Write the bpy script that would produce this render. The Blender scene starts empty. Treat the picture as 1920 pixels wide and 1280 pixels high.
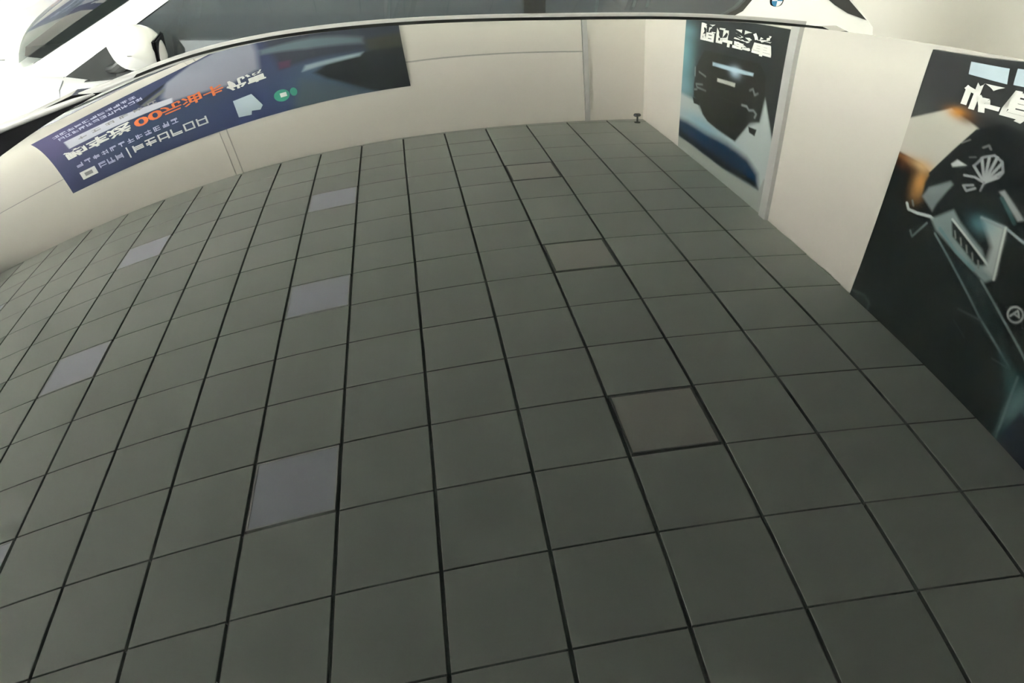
import bpy, bmesh, math, random
import numpy as np
from mathutils import Vector, Matrix
random.seed(7)
SC = bpy.context.scene
COL = SC.collection

# ------------------------------------------------------------------ camera
YAW, PITCH, ROLL, FPX = 0.17943558712600954, 0.6310472164453177, 0.047001135502161666, 1415.2460268242933
ZC = 1.78
cy_, sy_ = math.cos(YAW), math.sin(YAW)
def to_room(v):
    return Vector((cy_ * v[0] + sy_ * v[1], -sy_ * v[0] + cy_ * v[1], v[2]))
_f = Vector((0, math.cos(PITCH), -math.sin(PITCH))); _u = Vector((0, math.sin(PITCH), math.cos(PITCH))); _r = Vector((1, 0, 0))
_right = math.cos(ROLL) * _r + math.sin(ROLL) * _u
_up = -math.sin(ROLL) * _r + math.cos(ROLL) * _u
cam_data = bpy.data.cameras.new('camera'); cam = bpy.data.objects.new('camera', cam_data); COL.objects.link(cam)
R_, U_, F_ = to_room(_right), to_room(_up), to_room(_f)
cam.matrix_world = Matrix(((R_.x, U_.x, -F_.x, 0), (R_.y, U_.y, -F_.y, 0), (R_.z, U_.z, -F_.z, ZC), (0, 0, 0, 1)))
cam_data.sensor_fit = 'HORIZONTAL'; cam_data.sensor_width = 36.0; cam_data.lens = 36.0 * FPX / 1920.0
cam_data.clip_start = 0.02; cam_data.clip_end = 300
SC.camera = cam

# ------------------------------------------------------------------ world, daylight, exposure
world = bpy.data.worlds.new('sky'); SC.world = world; world.use_nodes = True
wn = world.node_tree; wn.nodes.clear()
wo = wn.nodes.new('ShaderNodeOutputWorld'); wb = wn.nodes.new('ShaderNodeBackground')
wb.inputs['Color'].default_value = (0.955, 0.965, 0.93, 1); wb.inputs['Strength'].default_value = 3.9
wn.links.new(wb.outputs[0], wo.inputs[0])
XL, XR, YB, HC = -6.95, 3.17, -4.8, 4.3263      # room: glazed front at XL, back wall YB, ceiling height HC
def wall_far_y(x): return 9.8530 + 0.02538 * x
def wall_right_x(y): return 3.1683 + 0.01104 * y
pl = bpy.data.lights.new('window_daylight', 'AREA'); pl.shape = 'RECTANGLE'; pl.size = 14.0; pl.size_y = 3.9
pl.cycles.is_portal = True
po = bpy.data.objects.new('window_daylight', pl); COL.objects.link(po)
po.location = (XL - 0.12, 2.5, 2.05); po.rotation_euler = (0, math.radians(-90), 0)
po.rotation_euler = Matrix(((0, 0, -1), (1, 0, 0), (0, -1, 0))).to_euler()   # faces +X, width along Y
sun_d = bpy.data.lights.new('sun', 'SUN'); sun_d.energy = 105.0; sun_d.color = (1.0, 0.96, 0.88); sun_d.angle = math.radians(1.2)
sun = bpy.data.objects.new('sun', sun_d); COL.objects.link(sun)
sun.rotation_euler = Vector((0.47, 0.15, -0.87)).to_track_quat('-Z', 'Y').to_euler(); sun.location = (-14, -4, 12)
pb = bpy.data.lights.new('window_daylight_back', 'AREA'); pb.shape = 'RECTANGLE'; pb.size = 5.5; pb.size_y = 3.9; pb.cycles.is_portal = True
pbo = bpy.data.objects.new('window_daylight_back', pb); COL.objects.link(pbo)
pbo.location = (-4.0, YB - 0.13, 2.05); pbo.rotation_euler = Vector((0, 1, 0)).to_track_quat('-Z', 'Z').to_euler()
vs = SC.view_settings
vs.view_transform = 'Standard'; vs.look = 'None'; vs.gamma = 1.0; vs.use_curve_mapping = False
vs.exposure = 1.57
SC.cycles.use_denoising = True
SC.cycles.max_bounces = 14; SC.cycles.diffuse_bounces = 6; SC.cycles.glossy_bounces = 6
SC.cycles.transparent_max_bounces = 16
SC.cycles.sample_clamp_indirect = 60.0

# ------------------------------------------------------------------ materials
def nodemat(name):
    m = bpy.data.materials.new(name); m.use_nodes = True
    return m, m.node_tree, m.node_tree.nodes['Principled BSDF']
def mat(name, col, rough=0.5, metal=0.0, noise=0.0, scale=6.0, coat=0.0, ior=None, bump=0.0):
    m, t, b = nodemat(name)
    b.inputs['Roughness'].default_value = rough; b.inputs['Metallic'].default_value = metal
    b.inputs['Coat Weight'].default_value = coat; b.inputs['Coat Roughness'].default_value = 0.03
    if ior: b.inputs['IOR'].default_value = ior
    tc = t.nodes.new('ShaderNodeTexCoord'); nz = t.nodes.new('ShaderNodeTexNoise')
    nz.inputs['Scale'].default_value = scale; nz.inputs['Detail'].default_value = 4
    t.links.new(tc.outputs['Object'], nz.inputs['Vector'])
    rp = t.nodes.new('ShaderNodeMapRange'); rp.inputs[3].default_value = 1 - noise; rp.inputs[4].default_value = 1 + noise
    t.links.new(nz.outputs['Fac'], rp.inputs[0])
    mx = t.nodes.new('ShaderNodeVectorMath'); mx.operation = 'SCALE'; mx.inputs[0].default_value = col[:3]
    t.links.new(rp.outputs[0], mx.inputs['Scale']); t.links.new(mx.outputs[0], b.inputs['Base Color'])
    if bump:
        bp = t.nodes.new('ShaderNodeBump'); bp.inputs['Strength'].default_value = bump; bp.inputs['Distance'].default_value = 0.002
        t.links.new(nz.outputs['Fac'], bp.inputs['Height']); t.links.new(bp.outputs[0], b.inputs['Normal'])
    return m
def glassmat(name, tint, ior=1.5, rough=0.0, sheen_mix=0.0):
    m = bpy.data.materials.new(name); m.use_nodes = True; t = m.node_tree; t.nodes.clear()
    o = t.nodes.new('ShaderNodeOutputMaterial'); mx = t.nodes.new('ShaderNodeMixShader')
    tr = t.nodes.new('ShaderNodeBsdfTransparent'); tr.inputs[0].default_value = (*tint, 1)
    gl = t.nodes.new('ShaderNodeBsdfGlossy'); gl.inputs['Roughness'].default_value = rough
    fr = t.nodes.new('ShaderNodeFresnel'); fr.inputs[0].default_value = ior
    t.links.new(fr.outputs[0], mx.inputs[0]); t.links.new(tr.outputs[0], mx.inputs[1]); t.links.new(gl.outputs[0], mx.inputs[2])
    last = mx
    if sheen_mix:
        df = t.nodes.new('ShaderNodeBsdfDiffuse'); df.inputs[0].default_value = (0.42, 0.47, 0.52, 1)  # pale diffuse share painted in for the room mirrored in the glass
        m2 = t.nodes.new('ShaderNodeMixShader'); m2.inputs[0].default_value = sheen_mix
        t.links.new(mx.outputs[0], m2.inputs[1]); t.links.new(df.outputs[0], m2.inputs[2]); last = m2
    t.links.new(last.outputs[0], o.inputs[0])
    return m
def tilemat(name, col, var, rough):
    m, t, b = nodemat(name)
    oi = t.nodes.new('ShaderNodeObjectInfo'); rp = t.nodes.new('ShaderNodeMapRange')
    rp.inputs[3].default_value = 1 - var; rp.inputs[4].default_value = 1 + var
    t.links.new(oi.outputs['Random'], rp.inputs[0])
    mx = t.nodes.new('ShaderNodeVectorMath'); mx.operation = 'SCALE'; mx.inputs[0].default_value = col
    t.links.new(rp.outputs[0], mx.inputs['Scale']); t.links.new(mx.outputs[0], b.inputs['Base Color'])
    b.inputs['Roughness'].default_value = rough
    return m
def printmat(name, rough=0.35):
    m, t, b = nodemat(name)
    a = t.nodes.new('ShaderNodeAttribute'); a.attribute_name = 'print'
    t.links.new(a.outputs['Color'], b.inputs['Base Color']); b.inputs['Roughness'].default_value = rough; b.inputs['Specular IOR Level'].default_value = 0.15
    return m
def lin(r, g, b):
    f = lambda v: (v / 255 / 12.92) if v <= 10.3 else ((v / 255 + 0.055) / 1.055) ** 2.4
    return (f(r), f(g), f(b))

M = {}
M['wall'] = mat('cream_wall_paint', (0.70, 0.668, 0.615), 0.42, noise=0.012, scale=1.5)
M['panel'] = mat('cream_wall_panel', (0.70, 0.668, 0.615), 0.33, noise=0.012, scale=1.5)
M['seam'] = mat('grey_panel_joint', (0.42, 0.42, 0.40), 0.7)
M['trim'] = mat('grey_metal_profile', (0.50, 0.50, 0.49), 0.4, noise=0.02)
M['tile'] = tilemat('grey_ceiling_tile', (0.365, 0.384, 0.352), 0.035, 0.45)
M['joint'] = mat('dark_ceiling_joint', (0.06, 0.064, 0.058), 0.9)
M['seal'] = mat('matt_rubber_seal', (0.012, 0.012, 0.012), 1.0, ior=1.05)
M['light_rim'] = mat('dark_light_rim', (0.10, 0.10, 0.095), 0.6)
M['diffuser'] = mat('panel_light_diffuser', (0.51, 0.525, 0.60), 0.5)
M['diffuser_warm'] = mat('warm_light_diffuser', (0.45, 0.44, 0.40), 0.5)  # warmer, slightly darker diffuser for the line nearest the poster wall
M['floor'] = None
M['shade_ground'] = mat('shade_coloured_ground', (0.06, 0.06, 0.06), 0.9, noise=0.2, scale=20)  # unseen ground behind, coloured dark in place of shade to limit bounce
M['concrete'] = mat('outdoor_paving', (0.60, 0.59, 0.57), 0.85, noise=0.08, scale=2)
M['frame'] = mat('window_frame_grey', (0.25, 0.26, 0.27), 0.45)
M['pane'] = glassmat('clear_window_glass', (0.95, 0.97, 0.96), 1.45)
M['black_paint'] = mat('gloss_black_paint', (0.006, 0.007, 0.0065), 0.0, ior=1.5)
M['white_paint'] = mat('white_car_paint', (0.80, 0.80, 0.785), 0.25, coat=1.0)
M['car_glass'] = glassmat('tinted_car_glass', (0.42, 0.46, 0.48), 1.5, sheen_mix=0.13)
M['ws_glass'] = glassmat('windscreen_glass', (0.40, 0.45, 0.45), 1.33)
M['ws_damped'] = glassmat('damped_reflection_windscreen_glass', (0.30, 0.35, 0.36), 1.10, sheen_mix=0.025)  # index set far below real glass to damp the bright reflection
M['black_plastic'] = mat('black_plastic', (0.02, 0.021, 0.021), 0.45, noise=0.1)
M['gloss_black'] = mat('gloss_black_trim', (0.012, 0.012, 0.013), 0.12)
M['rubber'] = mat('tyre_rubber', (0.018, 0.018, 0.018), 0.8, noise=0.1, scale=30)
M['alloy'] = mat('alloy_rim', (0.55, 0.56, 0.57), 0.3, metal=1.0)
M['satin'] = mat('satin_grey_trim', (0.27, 0.262, 0.26), 0.35)
M['interior'] = mat('dark_interior', (0.02, 0.022, 0.022), 0.7, noise=0.1)
M['liner'] = mat('grey_cabin_lining', (0.05, 0.054, 0.057), 0.7, noise=0.1)
M['seat'] = mat('grey_seat_leather', (0.05, 0.05, 0.05), 0.55, noise=0.1)
M['strap'] = mat('pale_belt_webbing', (0.55, 0.55, 0.53), 0.6)
M['lamp_red'] = mat('red_lamp_glass', (0.25, 0.01, 0.012), 0.12)
M['lamp_clear'] = mat('headlamp_glass', (0.5, 0.52, 0.54), 0.08)
M['chrome'] = mat('chrome', (0.8, 0.8, 0.8), 0.1, metal=1.0)
M['badge_blue'] = mat('badge_blue', (0.05, 0.22, 0.42), 0.2)
M['badge_white'] = mat('badge_white', (0.85, 0.87, 0.88), 0.2)
M['print'] = printmat('printed_poster')
M['board'] = mat('poster_board_edge', (0.55, 0.55, 0.53), 0.6)
M['ink_white'] = mat('white_ink', lin(240, 240, 236), 0.4)
M['ink_pale'] = mat('pale_blue_ink', lin(196, 214, 226), 0.4)
M['ink_grey'] = mat('grey_ink', lin(150, 150, 152), 0.4)
M['ink_orange'] = mat('orange_ink', lin(235, 120, 62), 0.4)
M['ink_lilac'] = mat('lilac_ink', lin(205, 205, 235), 0.4)
M['ink_green'] = mat('green_ink', lin(60, 165, 140), 0.4)
M['cam_black'] = mat('camera_black', (0.012, 0.012, 0.012), 0.4)
def floor_mat():
    m, t, b = nodemat('grey_floor_tiles')
    tc = t.nodes.new('ShaderNodeTexCoord'); br = t.nodes.new('ShaderNodeTexBrick')
    br.offset = 0.0; br.inputs['Scale'].default_value = 1.0; br.inputs['Brick Width'].default_value = 0.8; br.inputs['Row Height'].default_value = 0.8
    br.inputs['Mortar Size'].default_value = 0.004
    br.inputs['Color1'].default_value = (0.34, 0.34, 0.33, 1); br.inputs['Color2'].default_value = (0.31, 0.31, 0.305, 1); br.inputs['Mortar'].default_value = (0.15, 0.15, 0.15, 1)
    t.links.new(tc.outputs['Object'], br.inputs['Vector']); t.links.new(br.outputs['Color'], b.inputs['Base Color'])
    b.inputs['Roughness'].default_value = 0.25
    return m
M['floor'] = floor_mat()

# ------------------------------------------------------------------ mesh helpers
def link(name, me, material, parent=None):
    o = bpy.data.objects.new(name, me); COL.objects.link(o)
    if material is not None and not me.materials: me.materials.append(material)
    if parent is not None:
        o.parent = parent; o.matrix_parent_inverse = parent.matrix_world.inverted()
    return o
def finish(name, bm, material, parent=None, angle=35, recalc=True):
    if recalc: bmesh.ops.recalc_face_normals(bm, faces=bm.faces[:])
    if angle:
        lim = math.radians(angle)
        for f in bm.faces: f.smooth = True
        for e in bm.edges:
            if len(e.link_faces) == 2 and e.calc_face_angle(0) > lim: e.smooth = False
    me = bpy.data.meshes.new(name); bm.to_mesh(me); bm.free()
    return link(name, me, material, parent)
def box(bm, x0, x1, y0, y1, z0, z1):
    v = [bm.verts.new((x, y, z)) for x in (x0, x1) for y in (y0, y1) for z in (z0, z1)]
    for f in ((0, 1, 3, 2), (4, 6, 7, 5), (0, 4, 5, 1), (2, 3, 7, 6), (0, 2, 6, 4), (1, 5, 7, 3)):
        bm.faces.new([v[i] for i in f])
    return v
def boxobj(name, b, material, parent=None, bevel=0.0):
    bm = bmesh.new(); box(bm, *b)
    if bevel: bmesh.ops.bevel(bm, geom=bm.edges[:], offset=bevel, segments=2, affect='EDGES', profile=0.5)
    return finish(name, bm, material, parent)
def prism(bm, bottom, top):
    a = [bm.verts.new(p) for p in bottom]; b = [bm.verts.new(p) for p in top]
    bm.faces.new(a[::-1]); bm.faces.new(b)
    n = len(a)
    for i in range(n): bm.faces.new((a[i], a[(i + 1) % n], b[(i + 1) % n], b[i]))
def tube(bm, path, r, n=10, caps=True):
    rings = []
    pts = [Vector(p) for p in path]
    for i, p in enumerate(pts):
        d = (pts[min(i + 1, len(pts) - 1)] - pts[max(i - 1, 0)]).normalized()
        a = d.cross(Vector((0, 0, 1)))
        if a.length < 1e-4: a = d.cross(Vector((0, 1, 0)))
        a.normalize(); b = a.cross(d).normalized()
        ri = r[i] if isinstance(r, (list, tuple)) else r
        ra, rb = ri if isinstance(ri, (list, tuple)) else (ri, ri)
        rings.append([bm.verts.new(p + a * (ra * math.cos(2 * math.pi * k / n)) + b * (rb * math.sin(2 * math.pi * k / n))) for k in range(n)])
    for r0, r1 in zip(rings, rings[1:]):
        for k in range(n): bm.faces.new((r0[k], r0[(k + 1) % n], r1[(k + 1) % n], r1[k]))
    if caps:
        bm.faces.new(rings[0][::-1]); bm.faces.new(rings[-1])
def lathe(bm, prof, center, axis='Y', n=32, first_cap=True):
    rings = []
    for r, h in prof:
        ring = []
        for k in range(n):
            a = 2 * math.pi * k / n; u, w = r * math.cos(a), r * math.sin(a)
            p = {'Y': (u, h, w), 'Z': (u, w, h), 'X': (h, u, w)}[axis]
            ring.append(bm.verts.new((center[0] + p[0], center[1] + p[1], center[2] + p[2])))
        rings.append(ring)
    for r0, r1 in zip(rings, rings[1:]):
        for k in range(n): bm.faces.new((r0[k], r0[(k + 1) % n], r1[(k + 1) % n], r1[k]))
    if first_cap: bm.faces.new(rings[0][::-1])
    bm.faces.new(rings[-1])
def grid_surface(bm, P):                       # P[i][j] -> points
    V = [[bm.verts.new(p) for p in row] for row in P]
    for i in range(len(V) - 1):
        for j in range(len(V[0]) - 1):
            bm.faces.new((V[i][j], V[i + 1][j], V[i + 1][j + 1], V[i][j + 1]))
    return V
def empty(name, loc):
    o = bpy.data.objects.new(name, None); COL.objects.link(o); o.location = loc; o.empty_display_size = 0.2
    bpy.context.view_layer.update()
    return o
def tag(o, label, cat, group=None):
    o['label'] = label; o['category'] = cat
    if group: o['group'] = group
    return o
def struct(o, label=None, cat=None):
    o['kind'] = 'structure'
    if label: o['label'] = label
    if cat: o['category'] = cat
    return o
def catmull(xs, ys, q):
    xs = np.asarray(xs, float); ys = np.asarray(ys, float); q = np.asarray(q, float)
    m = np.gradient(ys, xs)
    i = np.clip(np.searchsorted(xs, q) - 1, 0, len(xs) - 2)
    h = xs[i + 1] - xs[i]; t = (q - xs[i]) / h
    return (2*t**3 - 3*t**2 + 1)*ys[i] + (t**3 - 2*t**2 + t)*h*m[i] + (-2*t**3 + 3*t**2)*ys[i+1] + (t**3 - t**2)*h*m[i+1]

# ------------------------------------------------------------------ room shell
T = 0.18
bm = bmesh.new(); box(bm, XL - 0.2, XR + 0.6, YB - 0.3, 10.4, -0.12, 0.0)
struct(finish('floor', bm, M['floor'], angle=0), 'grey tiled showroom floor under both cars', 'floor')
bm = bmesh.new(); box(bm, XL - 14.2, XL - 0.2, YB - 14, 20, -0.16, -0.04)
struct(finish('ground_outside', bm, M['concrete'], angle=0), 'pale paving outside the glazed shop front', 'paving')
bm = bmesh.new(); box(bm, XL - 0.2, 16, YB - 14, YB - 0.3, -0.16, -0.04)
struct(finish('shade_ground_outside', bm, M['shade_ground'], angle=0), 'unseen ground behind the black car, dark colour standing for shade', 'ground')

# wall at the far end: backing plus cream panels with open joints
wf = bmesh.new()
prism(wf, [(XL - 0.1, wall_far_y(XL) + 0.014, 0), (3.75, wall_far_y(3.75) + 0.014, 0), (3.75, wall_far_y(3.75) + T, 0), (XL - 0.1, wall_far_y(XL) + T, 0)],
      [(XL - 0.1, wall_far_y(XL) + 0.014, HC + 0.03), (3.75, wall_far_y(3.75) + 0.014, HC + 0.03), (3.75, wall_far_y(3.75) + T, HC + 0.1), (XL - 0.1, wall_far_y(XL) + T, HC + 0.1)])
wall_far = struct(finish('wall_far', wf, M['seam'], angle=0), 'cream panelled wall with a long banner, beyond the white car', 'wall')
XC = 3.284
def wpanel(x0, x1, z0, z1):
    b = bmesh.new()
    prism(b, [(x0, wall_far_y(x0), z0), (x1, wall_far_y(x1), z0), (x1, wall_far_y(x1) + 0.02, z0), (x0, wall_far_y(x0) + 0.02, z0)],
          [(x0, wall_far_y(x0), z1), (x1, wall_far_y(x1), z1), (x1, wall_far_y(x1) + 0.02, z1), (x0, wall_far_y(x0) + 0.02, z1)])
    return finish('wall_panel', b, M['panel'], wall_far, angle=0)
G = 0.030
for x0, x1 in ((XL, -2.785), (-2.665, 2.395)):
    wpanel(x0, x1, 0.0, 2.955 - G); wpanel(x0, x1, 2.955, HC)
wpanel(-2.775, -2.680, 0.0, HC)
wpanel(2.475, XC, 0.0, HC)
bm = bmesh.new(); x0, x1 = 2.405, 2.468
prism(bm, [(x0, wall_far_y(x0) - 0.03, 0), (x1, wall_far_y(x1) - 0.03, 0), (x1, wall_far_y(x1) + 0.02, 0), (x0, wall_far_y(x0) + 0.02, 0)],
      [(x0, wall_far_y(x0) - 0.03, HC), (x1, wall_far_y(x1) - 0.03, HC), (x1, wall_far_y(x1) + 0.02, HC), (x0, wall_far_y(x0) + 0.02, HC)])
struct(finish('trim_1', bm, M['trim'], angle=0), 'grey metal upright on the far wall near the corner', 'trim')

# wall with the two posters
bm = bmesh.new(); ya, yb = YB - T, 10.2
prism(bm, [(wall_right_x(ya), ya, 0), (wall_right_x(ya) + T + 0.1, ya, 0), (wall_right_x(yb) + T, yb, 0), (wall_right_x(yb), yb, 0)],
      [(wall_right_x(ya), ya, HC + 0.1), (wall_right_x(ya) + T + 0.1, ya, HC + 0.1), (wall_right_x(yb) + T, yb, HC + 0.1), (wall_right_x(yb), yb, HC + 0.1)])
wall_right = struct(finish('wall_right', bm, M['wall'], angle=0), 'plain cream wall carrying two dark car posters', 'wall')
bm = bmesh.new(); ya, yb = 5.80, 5.935
prism(bm, [(wall_right_x(ya) - 0.04, ya, 0), (wall_right_x(ya) + .02, ya, 0), (wall_right_x(yb) + .02, yb, 0), (wall_right_x(yb) - 0.04, yb, 0)],
      [(wall_right_x(ya) - 0.04, ya, HC), (wall_right_x(ya) + .02, ya, HC), (wall_right_x(yb) + .02, yb, HC), (wall_right_x(yb) - 0.04, yb, HC)])
struct(finish('trim_2', bm, M['trim'], angle=0), 'pale grey upright beside the poster with the large headline', 'trim')
bm = bmesh.new()
box(bm, XL, XR - 0.065, YB - 0.12, YB, 0.0, 0.10); box(bm, XL, XR - 0.065, YB - 0.12, YB, 4.02, HC + 0.1)
back = struct(finish('wall_back', bm, M['frame'], angle=0), 'glazed shop front behind the black car', 'shop front')
bm = bmesh.new(); box(bm, -1.2, XR - 0.065, YB - 0.11, YB - 0.005, 0.09, 4.03)
finish('solid_panel', bm, M['wall'], back, angle=0)  # unseen panel, added to narrow the glazing and weaken light from behind
NB = 2; xb = np.linspace(XL, -1.2, NB + 1)
for k, x in enumerate(xb):
    b = bmesh.new(); x0 = min(max(x - 0.035, XL), -1.27); box(b, x0, x0 + 0.07, YB - 0.11, YB - 0.01, 0.09, 4.03)
    finish('mullion', b, M['frame'], back, angle=0)
for k in range(NB):
    b = bmesh.new(); box(b, xb[k] + 0.03, xb[k + 1] - 0.03, YB - 0.066, YB - 0.058, 0.095, 4.025)
    o = finish('window_%d' % (k + 7), b, M['pane'], angle=0); struct(o, 'clear glass pane of the front behind the black car', 'window')

# glazed shop front: frame, mullions, panes
bm = bmesh.new()
box(bm, XL - 0.12, XL, YB, 9.66, 0.0, 0.10); box(bm, XL - 0.12, XL, YB, 9.66, 4.02, HC + 0.1)
front = struct(finish('wall_left', bm, M['frame'], angle=0), 'glazed shop front with grey frame letting daylight in', 'shop front')
NY = 6; ys = np.linspace(YB, 9.66, NY + 1)
for k, y in enumerate(ys):
    b = bmesh.new(); y0 = min(max(y - 0.035, YB), 9.66 - 0.07); box(b, XL - 0.11, XL - 0.01, y0, y0 + 0.07, 0.09, 4.03)
    finish('mullion', b, M['frame'], front, angle=0)
for k in range(NY):
    b = bmesh.new(); box(b, XL - 0.066, XL - 0.058, ys[k] + 0.03, ys[k + 1] - 0.03, 0.095, 4.025)
    o = finish('window_%d' % (k + 1), b, M['pane'], angle=0); struct(o, 'clear glass pane of the shop front', 'window')

# ------------------------------------------------------------------ ceiling of grey square tiles
S, OX, OY = 0.6, -1.4914348, 5.3049543
def gx(c): return S * (c + OX)
def gy(r): return S * (OY - r)
bm = bmesh.new(); box(bm, XL - 0.1, 3.45, YB - 0.1, 10.12, HC + 0.036, HC + 0.16)
ceiling = struct(finish('ceiling', bm, M['joint'], angle=0), 'suspended ceiling of grey square tiles with dark joints', 'ceiling')
GAPX, GAPY, TH = 0.022, 0.0115, 0.030
def tile_box(bm, x0, x1, y0, y1, bev=0.0):
    box(bm, x0, x1, y0, y1, HC, HC + TH + 0.008)
lights = {(c, r) for c in (-9, -5, -1, 3) for r in (-8, -4, 0)}
std = None
stuff = bmesh.new()
for c in range(-11, 7):
    for r in range(-12, 17):
        x0, x1 = gx(c) + GAPX / 2, gx(c + 1) - GAPX / 2
        y1, y0 = gy(r) - GAPY / 2, gy(r + 1) + GAPY / 2
        clipped = x0 < XL or y0 < YB + 0.003
        x0 = max(x0, XL); y0 = max(y0, YB + 0.003)
        lim = wall_far_y(x0) - 0.004
        if y0 > lim - 0.02: continue
        if y1 > lim: y1 = lim; clipped = True
        rl = wall_right_x(max(y0, -4)) - 0.004
        if x1 > rl: x1 = rl; clipped = True
        if x1 - x0 < 0.03 or y1 - y0 < 0.02: continue
        if (c, r) in lights: continue
        near = (-11 <= c <= 6) and (-12 <= r <= 3)
        if not near:
            box(stuff, x0, x1, y0, y1, HC, HC + TH + 0.008); continue
        w, h = x1 - x0, y1 - y0
        if not clipped and std is not None:
            me = std
        else:
            b = bmesh.new(); box(b, -w / 2, w / 2, -h / 2, h / 2, 0, TH + 0.008)
            low = [e for e in b.edges if all(abs(v.co.z) < 1e-6 for v in e.verts)]
            bmesh.ops.bevel(b, geom=low, offset=0.003, segments=1, affect='EDGES')
            bmesh.ops.recalc_face_normals(b, faces=b.faces[:])
            for f in b.faces: f.material_index = 1 if abs(f.normal.z) < 0.3 else 0
            me = bpy.data.meshes.new('ceiling_tile'); b.to_mesh(me); b.free(); me.materials.append(M['tile']); me.materials.append(M['joint'])
            if not clipped: std = me
        o = bpy.data.objects.new('ceiling_tile', me); COL.objects.link(o)
        o.location = ((x0 + x1) / 2, (y0 + y1) / 2, HC + random.uniform(-0.0008, 0.0008))
        o.rotation_euler = (random.gauss(0, 0.0008), random.gauss(0, 0.0008), 0)
        o.parent = ceiling
o = finish('ceiling_tile_field', stuff, M['tile'], ceiling, angle=0); o['kind'] = 'stuff'

# unlit square panel lights set into the ceiling
for (c, r) in sorted(lights):
    x0, x1, y0, y1 = gx(c) + 0.016, gx(c + 1) - 0.016, gy(r + 1) + 0.014, gy(r) - 0.014
    e = empty('ceiling_light', ((x0 + x1) / 2, (y0 + y1) / 2, HC))
    b = bmesh.new()
    for bx in ((x0, x1, y0, y0 + .012), (x0, x1, y1 - .012, y1), (x0, x0 + .012, y0 + .012, y1 - .012), (x1 - .012, x1, y0 + .012, y1 - .012)):
        box(b, *bx, HC - 0.002, HC + 0.03)
    finish('light_frame', b, M['light_rim'] if c == 3 else M['trim'], e, angle=0)
    boxobj('diffuser', (x0 + .011, x1 - .011, y0 + .011, y1 - .011, HC + 0.001, HC + 0.029), M['diffuser_warm'] if c == 3 else M['diffuser'], e)
    nth = ['nearest', 'second from', 'third from', 'fourth from']
    tag(e, 'unlit panel light %s banner wall, in line %s poster wall' % (nth[(r + 8) // 4], nth[(3 - c) // 4]), 'ceiling light', 'unlit panel lights in the ceiling')

# ------------------------------------------------------------------ the black car
COEF = [-0.05799728885944818, 0.04370359761217875, -0.05445888786741854, 0.02784235055660286, -0.015292182308622018, -0.03304256332080655, 0.07486556598498652, -0.052625117327170394, -0.10052028871890165, 0.08061058312997083, -0.11298882579756789, 0.06796869146649208, 0.03747713581782872, -0.02935120892680875, 0.07842714761852206, -0.011763527300116351, -0.1044894489449879, 0.076267830346285]
EXPO = [(i, j) for i in range(6) for j in range(6 - i) if i + j >= 2]
def roof_poly(X, Y):
    """height and slopes of the crowned roof skin"""
    x = cy_ * X - sy_ * Y; y = sy_ * X + cy_ * Y - 0.55
    z = -0.29 + 0.05911332965220815 * x + -0.0009866529063991742 * y; zx = 0.05911332965220815; zy = -0.0009866529063991742
    for (i, j), k in zip(EXPO, COEF):
        z += k * x**i * y**j
        if i: zx += k * i * x**(i - 1) * y**j
        if j: zy += k * j * x**i * y**(j - 1)
    return z + ZC, zx * cy_ + zy * sy_
def roof_z(X, Y):
    lim, w = 0.30 + 0.8 * Y, 0.045
    q = (lim - X) / w
    xc = lim - w * (q if q > 30 else math.log1p(math.exp(q)))     # eases off behind the crown
    z, s = roof_poly(xc, Y); d = X - xc
    return z + s * d - 0.07 * d * d
YCN = 0.735
XH, XT = -0.475, 1.07
def roof_half(X):
    h = 0.660 - 0.045 * min(1, max(0, (X + 0.3) / 0.6))
    if X > 0.45: h *= max(0.0, 1 - ((X - 0.45) / 0.62) ** 2.2) ** 0.6
    if X < XH + 0.06: h -= 0.030 * ((XH + 0.06 - X) / 0.06) ** 2
    return h
car = empty('black_car', (-0.3, YCN, 0))
tag(car, 'gloss black car whose crowned roof mirrors the tiled ceiling and walls', 'car')
NX, NYR = 190, 150
xs = [XH + (XT - XH) * math.sin(0.5 * math.pi * i / NX) ** 1.0 for i in range(NX)] + [XT - 0.0003]
P = []
for X in xs:
    h = max(roof_half(X), 0.02)
    row = []
    for j in range(NYR + 1):
        Y = YCN + h * (-1 + 2 * j / NYR)
        row.append((X, Y, roof_z(X, Y)))
    P.append(row)
bm = bmesh.new(); V = grid_surface(bm, P)
bed = [e for e in bm.edges if e.is_boundary]
ret = bmesh.ops.extrude_edge_only(bm, edges=bed)
nv = [g for g in ret['geom'] if isinstance(g, bmesh.types.BMVert)]
cen = Vector((0.3, YCN, 0))
for v in nv: v.co.z -= 0.022
for f in bm.faces: f.smooth = True
for e in bm.edges:
    if len(e.link_faces) == 2 and e.calc_face_angle(0) > 0.6: e.smooth = False
bm.normal_update()
me = bpy.data.meshes.new('roof'); bm.to_mesh(me); bm.free()
roof = link('roof', me, M['black_paint'], car)
if roof.data.polygons[len(roof.data.polygons) // 3].normal.z < 0: roof.data.flip_normals()
roof['label'] = 'mirror-like black roof skin'

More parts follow.
